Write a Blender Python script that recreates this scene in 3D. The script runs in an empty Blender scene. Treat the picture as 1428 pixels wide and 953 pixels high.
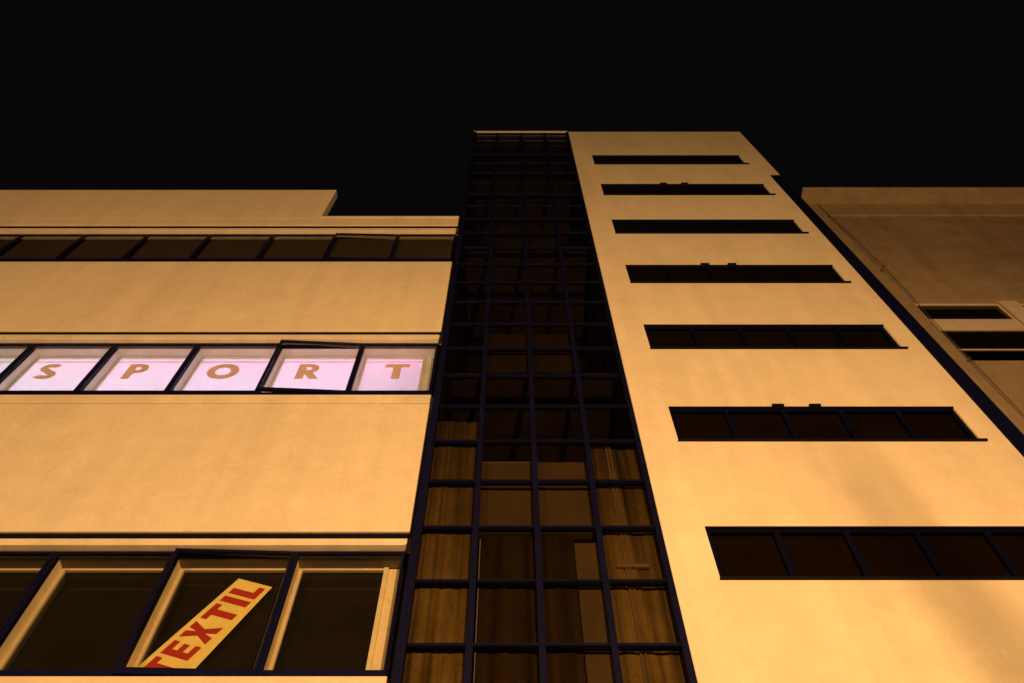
import bpy, bmesh, math, random
from mathutils import Vector, Matrix
random.seed(4)
S = bpy.context.scene
C = S.collection

# ------------------------------------------------------------------ camera
EYE = 1.6
F = 1240.0                       # focal length in pixels of the 1428 px wide photograph
TH = math.atan(F / 633.5)        # pitch above the horizon
cam = bpy.data.cameras.new('camera')
cam.sensor_width = 36
cam.lens = 36 * F / 1428
cam.shift_x = 2 / 1428
cam.clip_start = 0.1
cam.clip_end = 2000
co = bpy.data.objects.new('camera', cam)
C.objects.link(co)
co.location = (0, 0, EYE)
co.rotation_euler = (math.pi / 2 + TH, 0, 0)
S.camera = co

# ------------------------------------------------------------------ night sky
W = bpy.data.worlds.new('World')
S.world = W
W.use_nodes = True
nt = W.node_tree
bg = nt.nodes['Background']
bg.inputs['Color'].default_value = (0.95, 0.92, 1.0, 1)
bg.inputs['Strength'].default_value = 0.0023

# ------------------------------------------------------------------ sodium street lighting and an added fill lamp
SODIUM = (1.0, 0.545, 0.215)
def lamp(name, loc, watts, radius, color=SODIUM):
    l = bpy.data.lights.new(name, 'POINT')
    l.energy = watts
    l.color = color
    l.shadow_soft_size = radius
    o = bpy.data.objects.new(name, l)
    C.objects.link(o)
    o.location = loc
    return o
lamp('street_light', (2.2, -4.2, 7.6), 9100, 0.28)
lamp('street_light', (-11.0, -13.0, 8.5), 9200, 0.3)  # second lamp, added as distant fill for the upper walls

S.view_settings.view_transform = 'Standard'
S.view_settings.look = 'None'
S.view_settings.exposure = 0
S.view_settings.gamma = 1

def at(px, py, Y):
    """point of the plane y = Y seen at a pixel of the photograph: x, z"""
    u = (px - 712) / F
    v = (476.5 - py) / F
    c, s = math.cos(TH), math.sin(TH)
    t = Y / (c - v * s)
    return u * t, EYE + (s + v * c) * t

# ------------------------------------------------------------------ materials
def mat(name, base, rough=0.7, metal=0.0, var=0.0, scale=2.0, bump=0.0, bscale=60, streak=0.0, spec=0.3, sscale=3.2):
    m = bpy.data.materials.new(name)
    m.use_nodes = True
    t = m.node_tree
    b = t.nodes['Principled BSDF']
    b.inputs['Base Color'].default_value = (*base, 1)
    b.inputs['Roughness'].default_value = rough
    b.inputs['Metallic'].default_value = metal
    b.inputs['Specular IOR Level'].default_value = spec
    tc = t.nodes.new('ShaderNodeTexCoord')
    geo = t.nodes.new('ShaderNodeNewGeometry')
    if var > 0:
        n = t.nodes.new('ShaderNodeTexNoise')
        n.inputs['Scale'].default_value = scale
        n.inputs['Detail'].default_value = 6
        n.inputs['Roughness'].default_value = 0.65
        t.links.new(geo.outputs['Position'], n.inputs['Vector'])
        r = t.nodes.new('ShaderNodeMapRange')
        r.inputs['From Min'].default_value = 0.25
        r.inputs['From Max'].default_value = 0.75
        r.inputs['To Min'].default_value = 1 - var
        r.inputs['To Max'].default_value = 1 + var
        t.links.new(n.outputs['Fac'], r.inputs['Value'])
        n2 = t.nodes.new('ShaderNodeTexNoise')
        n2.inputs['Scale'].default_value = scale * 0.22
        n2.inputs['Detail'].default_value = 3
        t.links.new(geo.outputs['Position'], n2.inputs['Vector'])
        r2 = t.nodes.new('ShaderNodeMapRange')
        r2.inputs['From Min'].default_value = 0.3
        r2.inputs['From Max'].default_value = 0.7
        r2.inputs['To Min'].default_value = 1 - var * 0.45
        r2.inputs['To Max'].default_value = 1 + var * 0.45
        t.links.new(n2.outputs['Fac'], r2.inputs['Value'])
        mu = t.nodes.new('ShaderNodeMath'); mu.operation = 'MULTIPLY'
        t.links.new(r.outputs[0], mu.inputs[0]); t.links.new(r2.outputs[0], mu.inputs[1])
        n4 = t.nodes.new('ShaderNodeTexNoise')
        n4.inputs['Scale'].default_value = 22
        n4.inputs['Detail'].default_value = 3
        t.links.new(geo.outputs['Position'], n4.inputs['Vector'])
        r4 = t.nodes.new('ShaderNodeMapRange')
        r4.inputs['From Min'].default_value = 0.3
        r4.inputs['From Max'].default_value = 0.7
        r4.inputs['To Min'].default_value = 1 - var * 0.5
        r4.inputs['To Max'].default_value = 1 + var * 0.5
        t.links.new(n4.outputs['Fac'], r4.inputs['Value'])
        m4 = t.nodes.new('ShaderNodeMath'); m4.operation = 'MULTIPLY'
        t.links.new(mu.outputs[0], m4.inputs[0]); t.links.new(r4.outputs[0], m4.inputs[1])
        mu = m4
        last = mu
        if streak > 0:
            mp = t.nodes.new('ShaderNodeMapping')
            mp.inputs['Scale'].default_value = (sscale, sscale if sscale < 5 else 0.3, 0.16)
            t.links.new(geo.outputs['Position'], mp.inputs['Vector'])
            n3 = t.nodes.new('ShaderNodeTexNoise')
            n3.inputs['Scale'].default_value = 1.0
            n3.inputs['Detail'].default_value = 5
            t.links.new(mp.outputs[0], n3.inputs['Vector'])
            r3 = t.nodes.new('ShaderNodeMapRange')
            r3.inputs['From Min'].default_value = 0.35
            r3.inputs['From Max'].default_value = 0.6
            r3.inputs['To Min'].default_value = 1 - streak
            r3.inputs['To Max'].default_value = 1
            t.links.new(n3.outputs['Fac'], r3.inputs['Value'])
            m3 = t.nodes.new('ShaderNodeMath'); m3.operation = 'MULTIPLY'
            t.links.new(mu.outputs[0], m3.inputs[0]); t.links.new(r3.outputs[0], m3.inputs[1])
            last = m3
        mx = t.nodes.new('ShaderNodeVectorMath'); mx.operation = 'SCALE'
        mx.inputs[0].default_value = base
        t.links.new(last.outputs[0], mx.inputs['Scale'])
        t.links.new(mx.outputs[0], b.inputs['Base Color'])
    if bump > 0:
        nb = t.nodes.new('ShaderNodeTexNoise')
        nb.inputs['Scale'].default_value = bscale
        nb.inputs['Detail'].default_value = 4
        t.links.new(geo.outputs['Position'], nb.inputs['Vector'])
        bp = t.nodes.new('ShaderNodeBump')
        bp.inputs['Strength'].default_value = bump
        bp.inputs['Distance'].default_value = 0.02
        t.links.new(nb.outputs['Fac'], bp.inputs['Height'])
        t.links.new(bp.outputs[0], b.inputs['Normal'])
    return m

def glass(name, tint, rough=0.02, ior=1.45):
    m = bpy.data.materials.new(name)
    m.use_nodes = True
    t = m.node_tree
    t.nodes.remove(t.nodes['Principled BSDF'])
    out = t.nodes['Material Output']
    tr = t.nodes.new('ShaderNodeBsdfTransparent')
    tr.inputs['Color'].default_value = (*tint, 1)
    gl = t.nodes.new('ShaderNodeBsdfGlossy')
    gl.inputs['Roughness'].default_value = rough
    lw = t.nodes.new('ShaderNodeLayerWeight')          # thin pane: the same reflectance from both sides
    lw.inputs['Blend'].default_value = 0.5
    pw = t.nodes.new('ShaderNodeMath'); pw.operation = 'POWER'; pw.inputs[1].default_value = 5
    t.links.new(lw.outputs['Facing'], pw.inputs[0])
    fr = t.nodes.new('ShaderNodeMath'); fr.operation = 'MULTIPLY_ADD'
    fr.inputs[1].default_value = 0.96; fr.inputs[2].default_value = 0.04
    t.links.new(pw.outputs[0], fr.inputs[0])
    mx = t.nodes.new('ShaderNodeMixShader')
    t.links.new(fr.outputs[0], mx.inputs[0])
    t.links.new(tr.outputs[0], mx.inputs[1])
    t.links.new(gl.outputs[0], mx.inputs[2])
    t.links.new(mx.outputs[0], out.inputs['Surface'])
    return m

def translucent(name, col, k):
    m = bpy.data.materials.new(name)
    m.use_nodes = True
    t = m.node_tree
    t.nodes.remove(t.nodes['Principled BSDF'])
    out = t.nodes['Material Output']
    a = t.nodes.new('ShaderNodeBsdfTranslucent'); a.inputs['Color'].default_value = (*col, 1)
    d = t.nodes.new('ShaderNodeBsdfDiffuse'); d.inputs['Color'].default_value = (*col, 1)
    mx = t.nodes.new('ShaderNodeMixShader'); mx.inputs[0].default_value = k
    t.links.new(a.outputs[0], mx.inputs[1]); t.links.new(d.outputs[0], mx.inputs[2])
    t.links.new(mx.outputs[0], out.inputs['Surface'])
    return m

M = {
    'plaster': mat('cream_plaster', (0.60, 0.52, 0.37), 0.85, var=0.075, scale=2.2, bump=0.35, bscale=55, streak=0.07),
    'smooth': mat('cream_moulding', (0.60, 0.52, 0.38), 0.75, var=0.10, scale=3.0, bump=0.1, streak=0.08),
    'old_plaster': mat('brown_old_plaster', (0.29, 0.22, 0.13), 0.9, var=0.16, scale=1.4, bump=0.4, bscale=30, streak=0.12),  # brown base carries the weak light on the right-hand building
    'dark_plaster': mat('dark_old_plaster', (0.255, 0.185, 0.11), 0.9, var=0.22, scale=1.8, bump=0.4, bscale=30, streak=0.15),  # darker copy: shade on the upper wall put into the colour
    'metal': mat('blue_black_painted_steel', (0.0030, 0.0035, 0.020), 0.5, var=0.2, scale=6, spec=0.08),
    'slot_metal': mat('slot_window_steel', (0.002, 0.0024, 0.012), 0.5, var=0.2, scale=6, spec=0.05),
    'black': mat('black_painted_steel', (0.004, 0.004, 0.007), 0.5, var=0.2, scale=6, spec=0.08),
    'white': mat('grey_white_paint', (0.74, 0.72, 0.68), 0.6, var=0.10, scale=5),
    'warm': mat('cream_window_paint', (0.84, 0.68, 0.40), 0.6, var=0.10, scale=5),  # street light's amber put into frames and reveals of the unlit rows
    'brown_board': mat('brown_soffit_board', (0.16, 0.12, 0.075), 0.8, var=0.15, scale=5),  # soffit shade of the unlit rows put into the colour
    'brown_blind': mat('dark_brown_blind', (0.066, 0.042, 0.020), 0.9, var=0.22, scale=2.5),  # sheet colour standing in for the dim rooms behind the top row
    'brown_inner': mat('dark_brown_inner_blind', (0.028, 0.018, 0.009), 0.9, var=0.22, scale=2.0),  # dimness behind the lower inner panes, as a sheet colour
    'slot_blind': mat('brown_slot_blind', (0.095, 0.064, 0.026), 0.9, var=0.22, scale=2.5),  # interior darkness of slot and right-hand windows put into a sheet
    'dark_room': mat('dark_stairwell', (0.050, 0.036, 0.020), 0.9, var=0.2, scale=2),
    'dark_stair': mat('dark_stair_plaster', (0.065, 0.048, 0.028), 0.9, var=0.25, scale=1.5),  # darker copy of the stair plaster: upper landings' gloom put into colour
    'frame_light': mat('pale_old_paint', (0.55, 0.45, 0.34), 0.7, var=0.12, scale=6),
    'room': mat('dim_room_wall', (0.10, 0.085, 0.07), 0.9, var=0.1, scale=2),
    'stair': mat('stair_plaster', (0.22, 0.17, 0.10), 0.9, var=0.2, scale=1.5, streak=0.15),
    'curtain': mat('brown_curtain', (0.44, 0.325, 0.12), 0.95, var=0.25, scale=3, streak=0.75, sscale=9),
    'dim_curtain': mat('dark_brown_curtain', (0.095, 0.062, 0.024), 0.95, var=0.25, scale=3, streak=0.6, sscale=7),  # colour of the sheet that lifts the dark middle panes
    'pipe': mat('pipe_paint', (0.40, 0.33, 0.22), 0.6, var=0.2, scale=8),
    'yellow': mat('yellow_paper', (0.95, 0.74, 0.21), 0.75, var=0.08, scale=6),
    'red': mat('red_print', (0.46, 0.032, 0.02), 0.7, var=0.08, scale=9),
    'letter': translucent('tan_film', (0.93, 0.76, 0.55), 0.55),
    'roof': mat('roof_felt', (0.05, 0.05, 0.05), 0.95, var=0.2, scale=4),
    'wire': mat('weathered_wire', (0.05, 0.045, 0.035), 0.6, var=0.2, scale=9),
    'asphalt': mat('asphalt', (0.05, 0.05, 0.05), 0.9, var=0.25, scale=5, bump=0.4),
    'paving': mat('paving', (0.22, 0.21, 0.19), 0.9, var=0.2, scale=3, bump=0.3),
    'kerb': mat('kerb_stone', (0.30, 0.29, 0.27), 0.9, var=0.2, scale=4),
    'glass': glass('clear_glass', (0.86, 0.87, 0.86)),
    'tint': glass('dark_tinted_glass', (0.62, 0.59, 0.53)),
    'dark_glass': glass('dark_ribbon_glass', (0.48, 0.45, 0.40)),
    'blind': translucent('white_blind', (0.86, 0.86, 0.88), 0.14),
    'lamp_glass': mat('lamp_lens', (0.7, 0.65, 0.5), 0.3),
}

# ------------------------------------------------------------------ mesh helpers
class MB:
    def __init__(s):
        s.v = []; s.f = []
    def box(s, x0, x1, y0, y1, z0, z1):
        b = len(s.v)
        s.v += [(x0,y0,z0),(x1,y0,z0),(x1,y1,z0),(x0,y1,z0),(x0,y0,z1),(x1,y0,z1),(x1,y1,z1),(x0,y1,z1)]
        s.f += [[b+i for i in q] for q in ((0,3,2,1),(4,5,6,7),(0,1,5,4),(1,2,6,5),(2,3,7,6),(3,0,4,7))]
        return s
    def prism(s, pts, y0, y1):
        """outline in x, z given counter-clockwise as seen from -y, extruded along y"""
        n = len(pts); b = len(s.v)
        s.v += [(p[0], y0, p[1]) for p in pts] + [(p[0], y1, p[1]) for p in pts]
        s.f.append([b+i for i in range(n)])
        s.f.append([b+n+i for i in reversed(range(n))])
        for i in range(n):
            j = (i+1) % n
            s.f.append([b+j, b+i, b+n+i, b+n+j])
        return s
    def tube(s, pts, r, n=8):
        pts = [Vector(p) for p in pts]
        rings = []
        for i, p in enumerate(pts):
            d = (pts[min(i+1, len(pts)-1)] - pts[max(i-1, 0)]).normalized()
            a = d.cross(Vector((0.31, 0.9, 0.2))).normalized()
            c = d.cross(a)
            b = len(s.v)
            rr = r[i] if isinstance(r, (list, tuple)) else r
            for k in range(n):
                w = 2*math.pi*k/n
                s.v.append(tuple(p + a*math.cos(w)*rr + c*math.sin(w)*rr))
            rings.append(b)
        for i in range(len(rings)-1):
            for k in range(n):
                k2 = (k+1) % n
                s.f.append([rings[i]+k, rings[i]+k2, rings[i+1]+k2, rings[i+1]+k])
        s.f.append([rings[0]+k for k in reversed(range(n))])
        s.f.append([rings[-1]+k for k in range(n)])
        return s
    def build(s, name, m, parent=None, org=None, bevel=0.0, label=None, smooth=False):
        me = bpy.data.meshes.new(name)
        v = s.v
        if org is not None:
            v = [(a[0]-org[0], a[1]-org[1], a[2]-org[2]) for a in v]
        me.from_pydata(v, [], s.f)
        me.update()
        bm = bmesh.new(); bm.from_mesh(me)
        bmesh.ops.recalc_face_normals(bm, faces=bm.faces)
        bm.to_mesh(me); bm.free()
        me.materials.append(m)
        o = bpy.data.objects.new(name, me)
        C.objects.link(o)
        if org is not None:
            o.location = org
        if parent is not None:
            o.parent = parent
            pw = Vector((0, 0, 0))
            q = parent
            while q is not None:
                pw += q.location
                q = q.parent
            o.location = Vector(o.location) - pw
        if bevel > 0:
            bv = o.modifiers.new('bevel', 'BEVEL')
            bv.width = bevel; bv.segments = 2; bv.limit_method = 'ANGLE'
        if smooth:
            for p in me.polygons: p.use_smooth = True
        if label: o['label'] = label
        return o

def thing(name, loc, label, cat, group=None):
    o = bpy.data.objects.new(name, None)
    C.objects.link(o)
    o.location = loc
    o.empty_display_size = 0.5
    o['label'] = label; o['category'] = cat
    if group: o['group'] = group
    return o
def structure(o):
    o['kind'] = 'structure'
    return o

# ------------------------------------------------------------------ ground
structure(MB().box(-400, 400, -400, 400, -0.6, -0.02).build('ground', M['asphalt']))
structure(MB().box(-400, 400, -12, -0.95, -0.012, -0.006).build('road', M['asphalt']))
structure(MB().box(-400, 400, -0.8, 60, -0.015, 0.0).box(-400, 400, -22, -12.15, -0.015, 0.0).build('pavement', M['paving']))
structure(MB().box(-400, 400, -0.95, -0.802, -0.10, 0.004).box(-400, 400, -12.148, -12.0, -0.10, 0.004).build('kerb', M['kerb']))

# ================================================================== left: department store wing
LY = 7.30            # spandrel face
WY = 7.51            # outer window plane
XR = -1.275          # right end of the wing, against the tower
XL = -16.0
store = thing('department_store', (-7, LY, 0),
              'long cream department store wing with ribbon windows, one row lit and lettered SPORT', 'store')
SILL = (8.25, 13.72, 19.74)          # tops of the spandrels
HEAD = (10.58, 16.33, 22.10)         # bottoms of the spandrels above
GB = (8.50, 14.44, 20.36)            # bottom of the visible glass
# spandrels
for z0, z1 in ((4.85, SILL[0]), (HEAD[0], SILL[1]), (HEAD[1], SILL[2])):
    MB().box(XL, XR, LY, LY+0.30, z0, z1).build('spandrel', M['plaster'], store, bevel=0.012)
# parapet of the top floor and its raised part
MB().box(XL, XR, LY, LY+0.30, HEAD[2], 22.60).build('parapet', M['plaster'], store, bevel=0.01)
MB().box(XL, -4.71, LY, LY+0.22, 22.603, 24.92).build('raised_parapet', M['plaster'], store, bevel=0.012)
MB().box(-4.706, XR, LY-0.03, LY+0.33, 22.603, 22.69).build('coping', M['smooth'], store, bevel=0.01)
MB().box(XL, XR, LY+0.301, 20, 22.0, 22.3).build('roof', M['roof'], store)
MB().box(XL, XR, 19.7, 20, 0, 21.99).box(XL, XL+0.3, LY+0.301, 19.69, 0, 21.99).build('wall', M['plaster'], store)
MB().box(XL, XR, LY+0.02, LY+0.3, 0, 4.84).build('base_wall', M['plaster'], store)
# rounded blind_box under each spandrel
def round_end(z0, z1, x0, x1, r=0.07, n=6):
    pts = [(x0, z0), (x1-r, z0)]
    for k in range(1, n+1):
        a = -math.pi/2 + math.pi/2*k/n
        pts.append((x1-r+math.cos(a)*r, z0+r+math.sin(a)*r))
    for k in range(0, n+1):
        a = math.pi/2*k/n
        pts.append((x1-r+math.cos(a)*r, z1-r+math.sin(a)*r))
    pts.append((x0, z1))
    return pts
for i in range(3):
    hz = HEAD[i]
    MB().prism(round_end(hz-0.172, hz-0.004, XL, XR-0.035, 0.05), LY+0.074, LY+0.205).build('blind_box', M['smooth'], store, bevel=0.008)
    MB().box(XL, XR, LY+0.03, LY+0.073, hz-(0.055 if i == 0 else 0.02), hz-0.004).build('drip_strip', M['black'], store)  # drip edge; its taller lowest run also paints the soffit's shade
    MB().box(XL, XR+0.02, LY+0.21, LY+0.30, hz-0.16, hz-0.003).build('window_head', M['smooth'], store)
MB().box(-1.245, -1.195, LY+0.31, 20, 0, 22.0).build('party_wall', M['dark_room'], store)
# moulded lip on top of the middle spandrel
MB().box(XL, XR-0.006, LY-0.022, LY+0.18, SILL[1]+0.003, SILL[1]+0.25).build('sill_lip', M['smooth'], store, bevel=0.012)
# floors, dark rooms behind the unlit rows
for z0, z1, zc in ((SILL[0]-0.6, HEAD[0]+0.5, 0), (SILL[2]-0.6, HEAD[2]-0.2, 0)):
    MB().box(XL+0.31, XR-0.01, 13.0, 13.2, z0, z1).box(XL+0.31, XR-0.01, LY+0.31, 12.99, z0-0.2, z0).box(XL+0.31, XR-0.01, 7.86, 12.99, z1-0.02, z1+0.16).build('room', M['room'], store)
zb0, zb1 = SILL[1]-0.6, HEAD[1]+0.6
MB().box(XL+0.31, XR-0.01, 9.2, 9.3, zb0, zb1).box(XL+0.31, XR-0.01, LY+0.31, 9.19, zb0-0.2, zb0).box(XL+0.31, XR-0.01, LY+0.31, 9.19, zb1, zb1+0.16).build('lit_room', M['white'], store)

MULL = [-1.33 - 1.0*0] + [-2.71 - 1.511*k for k in range(9)]
# ---------------- lettering outlines (unit height)
def arc(cx, cz, rx, rz, a0, a1, n):
    return [(cx+rx*math.cos(math.radians(a0+(a1-a0)*k/n)), cz+rz*math.sin(math.radians(a0+(a1-a0)*k/n))) for k in range(n+1)]
def stroke(path, w):
    L_, R_ = [], []
    n = len(path)
    for i in range(n):
        a = Vector(path[max(i-1, 0)]); b = Vector(path[min(i+1, n-1)])
        d = (b-a).normalized(); nn = Vector((-d.y, d.x))
        p = Vector(path[i])
        L_.append(tuple(p+nn*w/2)); R_.append(tuple(p-nn*w/2))
    return R_ + L_[::-1]
def ring(outer, inner):
    """closed ring as one polygon strip with a seam"""
    return outer + [outer[0]] + [inner[0]] + inner[::-1]
def letter_T(w=0.78, t=0.24):
    return [[((w-t)/2,0),((w+t)/2,0),((w+t)/2,1-t*0.85),(w,1-t*0.85),(w,1),(0,1),(0,1-t*0.85),((w-t)/2,1-t*0.85)]]
def letter_E(w=0.66, t=0.22):
    q = 0.5-t*0.42
    return [[(0,0),(w,0),(w,t*.85),(t,t*.85),(t,q),(w*.94,q),(w*.94,q+t*.84),(t,q+t*.84),(t,1-t*.85),(w,1-t*.85),(w,1),(0,1)]]
def letter_X(w=0.86, t=0.28):
    c = w/2
    return [[(0,0),(t*1.08,0),(c,0.34),(w-t*1.08,0),(w,0),(c+t*.56,0.5),(w-.02,1),(w-.02-t*1.08,1),(c,0.66),(t*1.08+.02,1),(.02,1),(c-t*.56,0.5)]]
def letter_I(t=0.25):
    return [[(0,0),(t,0),(t,1),(0,1)]]
def letter_L(w=0.62, t=0.24):
    return [[(0,0),(w,0),(w,t*.88),(t,t*.88),(t,1),(0,1)]]
def letter_O():
    o = arc(0.5, 0.5, 0.52, 0.51, 0, 360, 40); i = arc(0.5, 0.5, 0.255, 0.265, 0, 360, 40)
    return [[o[k], o[k+1], i[k+1], i[k]] for k in range(40)]
def letter_P(leg=False):
    t = 0.275
    polys = [[(0,0),(t,0),(t,1),(0,1)]]
    o = [(t,1.0),(0.38,1.0)] + arc(0.38, 0.69, 0.31, 0.31, 90, -90, 16)[1:] + [(t,0.38)]
    i = [(t,0.79),(0.36,0.79)] + arc(0.36, 0.69, 0.10, 0.10, 90, -90, 16)[1:] + [(t,0.59)]
    polys += [[o[k], i[k], i[k+1], o[k+1]] for k in range(len(o)-1)]
    if leg:
        polys.append([(0.24,0.378),(0.48,0),(0.80,0),(0.52,0.41),(0.38,0.378)])
    return polys
def letter_S():
    up = arc(0.33, 0.725, 0.215, 0.17, 25, 250, 18)
    lo = arc(0.31, 0.275, 0.235, 0.17, 75, -155, 18)
    pth = up + lo
    r = stroke(pth, 0.245); n = len(pth)
    R_, L_ = r[:n], r[n:][::-1]
    return [[R_[k], R_[k+1], L_[k+1], L_[k]] for k in range(n-1)]
def letter_mb(polys, fx, y0, th):
    """fx maps the letter's unit square to x, z"""
    mb = MB()
    for p in polys:
        mb.prism([fx(*q) for q in p], y0, y0+th)
    return mb

# ---------------- windows
def make_window(i, k, open_deg=0, lit=False, letter=None):
    """one bay: dark fixed frame > sash, pane, reveal, inner frame, inner pane (blind, letter)"""
    xr, xl = MULL[k], MULL[k+1]
    if k == 0: xr = -1.30
    zt, zb = HEAD[i]-0.176, GB[i]-0.05
    zs = SILL[i]+0.25 if i == 1 else SILL[i]+0.02
    y0 = WY
    f = MB()
    f.box(xl-0.028, xl+0.028, y0, y0+0.06, zb, zt)                       # mullion
    if k == 0: f.box(xr-0.02, xr+0.03, y0, y0+0.06, zb, zt)
    f.box(xl+0.0285, xr-0.0285, y0, y0+0.06, zt-0.035, zt)               # head
    f.box(xl+0.0285, xr-0.0285, y0+0.001, y0+0.06, zb+0.0005, zb+0.05)
    f.box(xl-0.028, xr-0.0285, y0-0.02, y0+0.07, zs, zb)                 # bottom rail
    w = f.build('window', M['black'], store, org=((xl+xr)/2, y0, zb))
    # outer sash, hinged at its right side
    a, b = xl+0.004, xr-(0.004 if k else 0.02)
    hx = b
    s = MB(); t = 0.042
    s.box(a, a+t, y0-0.045, y0-0.003, zb-0.06, zt-0.012).box(b-t, b, y0-0.045, y0-0.003, zb-0.06, zt-0.012)
    s.box(a+t, b-t, y0-0.045, y0-0.003, zt-0.012-t, zt-0.012).box(a+t, b-t, y0-0.045, y0-0.003, zb-0.06, zb+0.030)
    so = s.build('sash', M['metal'], w, org=(hx, y0, zb))
    po = MB().box(a+t-0.004, b-t+0.004, y0-0.026, y0-0.021, zb+0.028, zt-0.009-t).build('pane', M['glass'], w, org=(hx, y0, zb))
    if open_deg:
        so.rotation_euler.z = math.radians(open_deg)
        po.rotation_euler.z = math.radians(open_deg)
    # reveal between the two windows: side linings, soffit, sill board
    yi = y0+0.22
    rv = MB()
    rv.box(xl-0.020, xl+0.020, y0+0.068, yi+0.06, zb, zt)
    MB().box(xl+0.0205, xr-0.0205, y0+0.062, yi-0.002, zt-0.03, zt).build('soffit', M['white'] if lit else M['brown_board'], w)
    rv.box(xl+0.0205, xr-0.0205, y0+0.072, yi+0.06, zs, zb-0.004)
    if k == 0: rv.box(xr-0.0200, xr+0.04, y0+0.062, yi+0.06, zb, zt)
    rv.build('reveal', M['white' if lit else 'warm'], w)
    # inner frame
    ra = 0.26 if k == 0 else 0.065
    q = MB()
    q.box(xl+0.021, xl+0.066, yi, yi+0.05, zb, zt-0.031)
    st = 0.125 if (i, k) == (0, 1) else 0.045
    q.box(xr-0.021-st, xr-0.021, yi, yi+0.05, zb, zt-0.031) if k else q.box(xr-0.25, xr-0.0205, yi+0.012, yi+0.05, zb, zt-0.031).box(xr-0.305, xr-0.2505, yi-0.02, yi+0.05, zb, zt-0.031)
    xe = xr-0.0215-st if k else xr-0.3055
    q.box(xl+0.0665, xe, yi, yi+0.05, zt-0.085 if lit else zt-0.058, zt-0.002).box(xl+0.0665, xe, yi, yi+0.05, zb, zb+0.05)
    q.build('inner_frame', M['white' if lit else 'warm'], w)
    if lit:
        MB().box(xl+0.067, xe-0.002, yi+0.02, yi+0.024, zb+0.05, zt-0.085 if lit else zt-0.058).build('blind', M['blind'], w)
        MB().box(xl+0.067, xe-0.002, yi+0.004, yi+0.019, zt-0.235, zt-0.222).build('blind_rail', M['white'], w)
    else:
        MB().box(xl+0.067, xe-0.002, yi+0.02, yi+0.026, zb+0.05, zt-0.085 if lit else zt-0.058).build('inner_pane', M['glass'], w)
        if i == 0:
            MB().box(xl+0.05, xr-0.05 if k else xe, yi+0.075, yi+0.080, zb, zt-0.02).build('blind', M['brown_inner'], w)  # added dark sheet in place of the dim room
        else:
            MB().box(xl+0.0285, xr-0.0285 if k else xr-0.12, y0+0.0625-0.001, y0+0.066-0.001, zb+0.052, zt-0.036).build('blind', M['brown_blind'], w)  # added dark sheet close behind the glass, imitating the unlit interior
    if letter:
        polys, px, wid = letter
        Yl = yi-0.004
        xc, _ = at(px, 518.5, Yl)
        zt_, zb_ = at(px, 509.3, Yl)[1], at(px, 527.5, Yl)[1]
        zb_ -= 0.03; H = (zt_-zb_)*1.06
        x0 = xc-wid*H/2
        letter_mb(polys, lambda u, v: (x0+u*H, zb_+v*H), Yl-0.003, 0.003).build('letter', M['letter'], w, label='tan capital letter %s stuck inside the lit window' % letter_name)
    return w

letters = {0: ('T', letter_T(0.82, 0.27), 553, 0.82), 1: ('R', letter_P(True), 430, 0.74), 2: ('O', letter_O(), 311, 1.0),
           3: ('P', letter_P(), 189, 0.66), 4: ('S', letter_S(), 67, 0.66)}
for i in range(3):
    for k in range(8):
        lt = None
        if i == 1 and k in letters:
            letter_name = letters[k][0]; lt = letters[k][1:]
        op = 0
        if (i, k) == (0, 1): op = 1.9
        if (i, k) == (1, 1): op = 2.8
        if (i, k) == (2, 1): op = 1.2
        make_window(i, k, op, i == 1, lt)

# tube lamps in the lit showroom
def area(name, loc, sx, sy, watts, color, rot):
    l = bpy.data.lights.new(name, 'AREA'); l.shape = 'RECTANGLE'; l.size = sx; l.size_y = sy
    l.energy = watts; l.color = color
    o = bpy.data.objects.new(name, l); C.objects.link(o)
    o.location = loc; o.rotation_euler = rot
    return o
for k in range(8):
    xc = (MULL[k]+MULL[k+1])/2
    col = (0.72, 0.70, 1.0) if k < 5 else (0.80, 0.93, 1.0)
    area('room_light', (xc, 8.75, 15.0), 1.35, 1.7, 40, col, (math.radians(90), 0, 0))
    if k < 5:
        area('pink_tube', (xc-0.15, 8.02, 16.5), 1.3, 0.08, (34, 20, 12, 20, 24)[k], (1.0, 0.25, 0.45), (math.radians(20), 0, 0))

# banner hung on the inner pane of the open lower window
BY = WY+0.22-0.006
tl = Vector(at(333, 807, BY)); tr = Vector(at(379.5, 819, BY)); bl = Vector(at(207, 917, BY))
along = (bl-tl); down = (tr-tl)                      # along: down the strip, down: across the strip
Lb = along.length
ad = along.normalized()
zcut = GB[0]-0.03
def cut(p):
    # continue a long edge to the sill
    t = (zcut-p.y)/ad.y
    return p+ad*t
a0, b0 = tl, tr
a1 = cut(tl); bd = Vector(at(271, 934, BY))-tr; b1 = tr+bd*((zcut-tr.y)/bd.y)
ban = MB().prism([tuple(a1), tuple(b1), tuple(b0), tuple(a0)], BY, BY+0.003).build('banner', M['yellow'])
ban['label'] = 'yellow paper banner reading TEXTIL in red, slanting across the open lower window'
ban['category'] = 'banner'
# lettering: runs from the low end up to the top right; its feet point to the lower right edge
run = -ad
upv = (tl-tr)                                        # foot edge -> head edge
def put(polys, s0, H, name):
    """letters stand between 10% and 86% of the strip; s0 metres from the top end"""
    base = tr + (tl-tr)*0.10
    hv = (tl-tr)*0.76
    def fx(u, v):
        p = base + ad*s0 + run*(u*H) + hv*v
        return (p.x, p.y)
    mb = MB()
    for p in polys:
        q = [fx(*c) for c in p]
        mb.prism(q, BY-0.003, BY-0.001)
    return mb.build('letter', M['red'], ban)
BH = upv.length*0.76
pos = Lb
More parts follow.
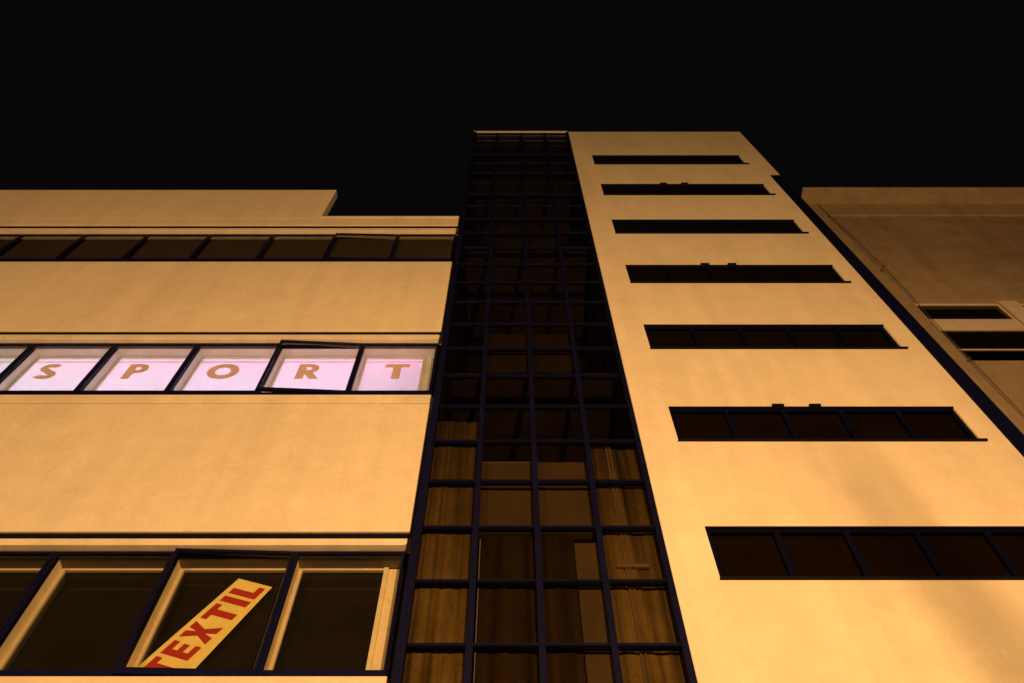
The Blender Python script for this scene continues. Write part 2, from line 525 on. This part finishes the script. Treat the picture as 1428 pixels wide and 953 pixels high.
# seen from the top end down: L, I, T, X, E, T
s = 0.06
for nm, polys, wd in (('L', letter_L(0.56, 0.27), 0.56), ('I', letter_I(0.27), 0.27), ('T', letter_T(0.74, 0.27), 0.74),
                      ('X', letter_X(0.80, 0.28), 0.80), ('E', letter_E(0.60, 0.25), 0.60)):
    s += wd*BH
    put(polys, s, BH, nm)
    s += 0.14*BH
# the first T disappears behind the sill
tq = letter_T(0.74, 0.27)
s += 0.74*BH
def clip(poly, zc, f):
    pts = [f(*c) for c in poly]; out = []
    for i in range(len(pts)):
        p, q = pts[i], pts[(i+1) % len(pts)]
        if p[1] >= zc: out.append(p)
        if (p[1] >= zc) != (q[1] >= zc):
            t = (zc-p[1])/(q[1]-p[1]); out.append((p[0]+(q[0]-p[0])*t, zc))
    return out
base = tr + (tl-tr)*0.10; hv = (tl-tr)*0.76
fT = lambda u, v: ((base+ad*s+run*(u*BH)+hv*v).x, (base+ad*s+run*(u*BH)+hv*v).y)
w_, t_ = 0.74, 0.27
mb = MB()
for p in ([((w_-t_)/2,0),((w_+t_)/2,0),((w_+t_)/2,1-t_*.85),((w_-t_)/2,1-t_*.85)], [(0,1-t_*.85),(w_,1-t_*.85),(w_,1),(0,1)]):
    c = clip(p, zcut+0.002, fT)
    if len(c) > 2: mb.prism(c, BY-0.003, BY-0.001)
mb.build('letter', M['red'], ban)

# ================================================================== middle: stair tower
TY = 7.0
tower = thing('stair_tower', (3, TY, 0),
              'tall cream stair tower with stacked dark slot windows and a black glazed strip', 'tower')
GX0, GX1 = -1.184, 1.80
WX0, WX1, WX2 = 1.845, 7.075, 7.36
TOP = 30.12
NOTCH = 25.25
RX0, RX1 = 2.385, 6.69
PITCH = 2.83
RH = 0.925
rows = [10.295 + PITCH*k for k in range(-2, 7)]       # tops of the slot windows
w = MB()
z = 0.0
for zt in rows:
    w.box(WX0, WX1, TY, TY+0.3, z, zt-RH)
    w.box(WX0, RX0, TY, TY+0.3, zt-RH, zt)
    w.box(RX1, WX1, TY, TY+0.3, zt-RH, zt)
    z = zt
w.box(WX0, WX1, TY, TY+0.3, z, TOP)
w.box(WX1, WX2, TY, TY+0.3, NOTCH, TOP)
def weld(o):
    bm = bmesh.new(); bm.from_mesh(o.data)
    bmesh.ops.remove_doubles(bm, verts=bm.verts, dist=1e-5)
    # drop the doubled inner faces where two blocks butt together
    seen = {}
    for f in bm.faces:
        key = tuple(sorted(v.index for v in f.verts))
        seen.setdefault(key, []).append(f)
    kill = [f for fs in seen.values() if len(fs) > 1 for f in fs]
    bmesh.ops.delete(bm, geom=kill, context='FACES_ONLY')
    bm.to_mesh(o.data); bm.free()
w.build('wall', M['plaster'], tower)
MB().box(WX1+0.002, WX2, TY-0.02, TY+0.30, 0, NOTCH-0.004).build('corner_strip', M['metal'], tower, bevel=0.02)
MB().box(WX2-0.30, WX2-0.004, TY+0.302, 14, 0, TOP-0.02).box(GX0+0.004, GX0+0.20, 9.95, 13.79, 0, TOP-0.02).box(GX0+0.2, WX2-0.3, 13.8, 14, 0, TOP-0.02).build('rear_wall', M['plaster'], tower)
MB().box(GX0+0.01, WX2-0.01, TY+0.302, 13.99, TOP-0.24, TOP-0.022).build('roof', M['roof'], tower)
MB().box(GX0-0.0, WX0-0.002, TY-0.03, TY+0.3, TOP-0.10, TOP).build('coping', M['smooth'], tower, bevel=0.008)
# slot windows
for n, zt in enumerate(rows):
    zb = zt-RH
    f = MB(); y0 = TY+0.028
    t = 0.05
    f.box(RX0+0.002, RX1-0.002, y0, y0+0.06, zt-0.06, zt-0.002).box(RX0+0.002, RX1-0.002, y0, y0+0.06, zb+0.002, zb+0.05)
    f.box(RX0+0.002, RX0+0.06, y0, y0+0.06, zb+0.05, zt-0.06).box(RX1-0.06, RX1-0.002, y0, y0+0.06, zb+0.05, zt-0.06)
    step = (RX1-RX0)/5
    for k in range(1, 5):
        xm = RX0+step*k
        f.box(xm-0.035, xm+0.035, y0, y0+0.06, zb+0.05, zt-0.06)
    wo = f.build('window', M['slot_metal'], tower, org=((RX0+RX1)/2, y0, zb))
    for k in range(5):
        xa, xb = RX0+step*k+0.036, RX0+step*(k+1)-0.036
        MB().box(max(xa, RX0+0.061), min(xb, RX1-0.061), y0+0.03, y0+0.036, zb+0.051, zt-0.061).build('pane', M['dark_glass'], wo)
    MB().box(RX0+0.02, RX1-0.02, y0+0.075, y0+0.080, zb+0.01, zt-0.01).build('blind', M['slot_blind'], wo)  # added dark sheet giving the panes their dim interior tone
    MB().box(RX0-0.01, RX1+0.07, TY-0.045, TY-0.003, zb-0.022, zb+0.004).build('sill', M['black'], wo, bevel=0.004)
    MB().box(RX0+0.001, RX1-0.001, TY-0.012, TY+0.027, zt-0.03, zt-0.002).build('drip_bar', M['black'], wo)
    if n % 2 == 1:
        for fx_ in (0.385, 0.515):
            xm = RX0+(RX1-RX0)*fx_
            MB().box(xm-0.09, xm+0.09, TY-0.045, TY-0.004, zt-0.012, zt+0.030).build('hinge', M['black'], wo, bevel=0.006)
MB().box(RX0-0.3, RX1+0.3, 8.4, 8.5, 2, TOP-0.3).box(RX0-0.4, RX0-0.3, TY+0.302, 8.5, 2, TOP-0.3).build('inner_wall', M['dark_room'], tower)
for zt in rows:
    MB().box(RX0-0.29, RX1+0.35, TY+0.302, 8.39, zt+0.35, zt+0.5).build('floor_slab', M['dark_room'], tower)

# glazed strip: steel grid and panes
XM = [-0.429, 0.329, 1.08]
ROW0, RP = 8.40-0.957, 0.957
NR = 24
cw = MB()
y0 = TY
cw.box(GX0, GX0+0.10, y0-0.03, y0+0.12, 0, TOP-0.104)
cw.box(GX1-0.03, WX0-0.003, y0-0.03, y0+0.12, 0, TOP-0.104)
for x in XM:
    cw.box(x-0.036, x+0.036, y0, y0+0.10, 0, TOP-0.104)
xs = [GX0+0.10] + XM + [GX1-0.03]
zrows = [ROW0+RP*k for k in range(NR+1) if ROW0+RP*k < TOP-0.15]
cells = []
for c in range(4):
    xa = xs[c]+(0.0365 if c else 0.0005); xb = xs[c+1]-(0.0365 if c < 3 else 0.0005)
    for zr in zrows:
        cw.box(xa, xb, y0+0.006, y0+0.09, zr-0.018, zr+0.018)
    cw.box(xa, xb, y0+0.006, y0+0.09, TOP-0.19, TOP-0.105)
    for j, zr in enumerate(zrows):
        zn = zrows[j+1]-0.0185 if j+1 < len(zrows) else TOP-0.1905
        if zn-(zr+0.0185) > 0.05: cells.append((xa, xb, zr+0.0185, zn))
cwo = cw.build('glazing_grid', M['metal'], tower)
for xa, xb, za, zb in cells:
    a = random.uniform(-0.0015, 0.0015); b = random.uniform(-0.0015, 0.0015)
    o = MB(); o.box(xa, xb, y0+0.040, y0+0.046, za, zb)
    o.v = [(v[0], v[1]+a*(v[0]-xa)*1.5+b*(v[2]-za)*1.5, v[2]) for v in o.v]
    o.build('pane', M['tint'], cwo)
MB().box(GX0+0.101, GX1-0.031, y0+0.04, y0+0.046, 0.1, ROW0-0.03).build('lower_glass', M['tint'], cwo)

# inside the glazed strip: landings, a pillar, curtains, pipes
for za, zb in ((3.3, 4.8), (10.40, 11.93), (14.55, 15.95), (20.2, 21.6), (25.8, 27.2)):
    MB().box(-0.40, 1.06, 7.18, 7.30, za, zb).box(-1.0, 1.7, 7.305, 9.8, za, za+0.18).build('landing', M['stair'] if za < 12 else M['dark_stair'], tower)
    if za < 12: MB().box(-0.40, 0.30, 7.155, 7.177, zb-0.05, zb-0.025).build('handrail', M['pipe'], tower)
zp = at(800, 757, 7.14)[1]
MB().box(0.775, 1.09, 7.14, 7.17, 0, zp).build('pillar', M['stair'], tower, bevel=0.01)
MB().box(-1.10, 1.79, 9.9, 10.0, 0, TOP-0.3).box(1.80, 1.843, 7.31, 9.9, 0, TOP-0.3).box(GX0+0.005, GX0+0.07, 7.13, 9.9, 0, TOP-0.3).build('stairwell_wall', M['dark_room'], tower)
MB().tube([(1.36, 7.13, 0), (1.36, 7.13, 12.4)], 0.012).tube([(1.41, 7.13, 0), (1.41, 7.13, 12.4)], 0.012).build('pipe', M['pipe'], tower)
zk = at(880, 790, 7.12)[1]
MB().box(1.25, 1.63, 7.105, 7.135, zk-0.03, zk+0.03).build('pipe_bracket', M['pipe'], tower)
MB().tube([(-0.37, 7.115, 0), (-0.37, 7.115, 10.2)], 0.006).build('cable', M['white'], tower)  # thin white rod painting the highlight along the mullion

def curtain(x0, x1, y, z0, z1, folds, amp, label, seed, m='curtain'):
    random.seed(seed)
    n = 90; mb = MB()
    ph = [random.uniform(0, 6.28) for _ in range(4)]
    prof = []
    for k in range(n+1):
        u = k/n
        yy = y + amp*math.sin(u*folds*6.283+ph[0]) + amp*0.5*math.sin(u*folds*2.3*6.283+ph[1]) + amp*0.6*math.sin(u*folds*.41*6.283+ph[2])
        prof.append((x0+(x1-x0)*u, yy))
    for (x, yy) in prof: mb.v.append((x, yy, z0))
    for (x, yy) in prof: mb.v.append((x, yy+0.01*math.sin(x*9), z1))
    for k in range(n): mb.f.append([k, k+1, n+2+k, n+1+k])
    o = mb.build('curtain', M[m], smooth=True)
    so = o.modifiers.new('thick', 'SOLIDIFY'); so.thickness = 0.004
    o['label'] = label; o['category'] = 'curtain'; o['group'] = 'curtains behind the tower glazing'
    return o
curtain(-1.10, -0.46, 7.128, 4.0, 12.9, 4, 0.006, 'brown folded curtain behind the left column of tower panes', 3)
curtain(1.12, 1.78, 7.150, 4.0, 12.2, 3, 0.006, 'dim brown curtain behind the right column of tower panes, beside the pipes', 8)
curtain(-0.38, 0.765, 7.128, 4.0, 10.27, 5, 0.008, 'darkest brown curtain, in the middle of the tower glazing left of the pale pillar', 11, 'dim_curtain')  # sheet added to brighten the lower middle panes

# ================================================================== right: older building set back
RY = 8.6
old = thing('old_building', (16, RY, 0),
            'dim brown older building set back right of the tower, with eaves and pale framed windows', 'building')
OX0, OX1 = 7.37, 26.0
PX = 9.27
ZS = 27.5
frieze0 = at(1240, 302, RY)[1]; lint0 = at(1270, 421, RY)[1]; lint1 = at(1270, 395, RY)[1]
# wall around the windows
win = []
wx0 = 9.37; ww = 1.99; gap = 0.42
k = 0
xw = wx0
while xw+ww < OX1-0.5:
    win.append((xw, xw+ww)); xw += ww+gap
zt, zb = lint0, at(1345, 503, RY)[1]
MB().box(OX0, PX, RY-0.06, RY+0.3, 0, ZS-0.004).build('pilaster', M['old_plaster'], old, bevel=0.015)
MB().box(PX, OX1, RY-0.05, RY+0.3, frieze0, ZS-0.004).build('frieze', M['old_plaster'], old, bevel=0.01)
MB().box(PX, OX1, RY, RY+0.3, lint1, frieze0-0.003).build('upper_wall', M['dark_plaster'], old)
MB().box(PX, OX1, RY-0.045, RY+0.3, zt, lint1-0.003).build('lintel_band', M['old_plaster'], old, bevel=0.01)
lw = MB().box(PX, OX1, RY, RY+0.3, 0, zb-0.003)
lw.box(PX, wx0, RY, RY+0.3, zb-0.003, zt-0.003)
for (a, b), nx in zip(win, win[1:]+[None]):
    lw.box(b, nx[0] if nx else OX1, RY, RY+0.3, zb-0.003, zt-0.003)
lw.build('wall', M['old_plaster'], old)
EY = 8.04
MB().box(at(1120, 262, EY)[0], OX1+0.4, EY, RY+0.31, ZS, ZS+0.05).build('eaves', M['old_plaster'], old, bevel=0.01)
MB().box(at(1120, 262, EY)[0]+0.02, OX1+0.38, EY+0.05, 20, ZS+0.052, ZS+0.08).build('roof', M['roof'], old)
MB().box(OX0, OX1, 19.7, 19.99, 0, ZS-0.01).box(OX1-0.3, OX1, RY+0.302, 19.69, 0, ZS-0.01).build('rear_wall', M['old_plaster'], old)
MB().box(PX+0.01, OX1-0.31, 10.5, 10.6, zb-1.5, zt+0.8).box(PX+0.01, OX1-0.31, RY+0.302, 10.49, zt+0.4, zt+0.6).build('room', M['room'], old)
# windows: pale frame, transom light above, lower light, sill
zu1 = zt-0.05; zu0 = at(1400, 443, RY)[1]; zl1 = at(1320, 457, RY)[1]; zl0 = at(1350, 484, RY)[1]
for (a, b) in win:
    f = MB(); y0 = RY+0.05
    f.box(a, b, y0, y0+0.06, zu1, zt-0.004).box(a, b, y0-0.01, y0+0.06, zl1, zu0)
    f.box(a, a+0.03, y0, y0+0.06, zb, zl1).box(b-0.03, b, y0, y0+0.06, zb, zl1)
    f.box(a, a+0.03, y0, y0+0.06, zu0, zu1).box(b-0.03, b, y0, y0+0.06, zu0, zu1)
    f.box(a+0.03, b-0.03, y0, y0+0.05, zl0-0.005, zl0+0.005)
    f.box(b+0.002, b+gap-0.002, RY-0.02, RY-0.002, zb, zt-0.004)
    wo = f.build('window', M['frame_light'], old, org=((a+b)/2, y0, zb))
    MB().box(a+0.031, b-0.031, y0+0.065, y0+0.070, zl0, zt-0.01).build('blind', M['slot_blind'], wo)  # dark sheet added to imitate the dim room behind the panes
    MB().box(a+0.031, b-0.031, y0+0.025, y0+0.031, zu0+0.001, zu1-0.001).build('pane', M['dark_glass'], wo)
    MB().box(a+0.031, b-0.031, y0+0.025, y0+0.031, zl0+0.011, zl1-0.001).build('pane', M['dark_glass'], wo)
    MB().box(a+0.031, b-0.031, y0+0.025, y0+0.031, zb+0.002, zl0-0.011).build('pane', M['dark_glass'], wo)
# lightning conductor on stand-off brackets
zc1 = at(1232, 372, 8.40)[1]; zc2 = at(1345, 502, 8.5)[1]
zc0 = at(1153, 303, 8.55)[1]
cab = MB().tube([(PX, 8.52, ZS-0.1), (PX, 8.50, zc0), (PX+0.02, 8.45, zc0-1.6), (PX, 8.39, zc1), (PX+0.03, 8.44, zc1-1.4), (PX+0.01, 8.47, zc1-2.8), (PX, 8.47, zc2), (PX, 8.50, zc2-3), (PX, 8.50, 0.2)], 0.009, 6).build('conductor_cable', M['wire'], old)
for zz, yy in ((zc0, 8.50), (zc1, 8.39), (zc2, 8.47)):
    MB().tube([(PX-0.06, RY-0.065, zz-0.02), (PX, yy, zz)], 0.014, 6).box(PX-0.02, PX+0.02, yy-0.02, yy+0.02, zz-0.03, zz+0.03).build('bracket', M['wire'], cab)

# ================================================================== unseen pole behind the viewer, added for its shadow
post = thing('flagpole', (3.9, -0.62, 0), 'slim bare steel flagpole leaning a little at the pavement edge opposite the stair tower', 'flagpole')
MB().tube([(3.9, -0.62, 0), (3.14, -0.62, 7.8), (3.02, -0.62, 8.6), (2.96, -0.62, 9.2)], [0.085, 0.072, 0.050, 0.012], 12).build('pole', M['metal'], post, smooth=True)
MB().box(3.80, 4.00, -0.72, -0.52, 0, 0.03).build('base_plate', M['metal'], post, bevel=0.005)
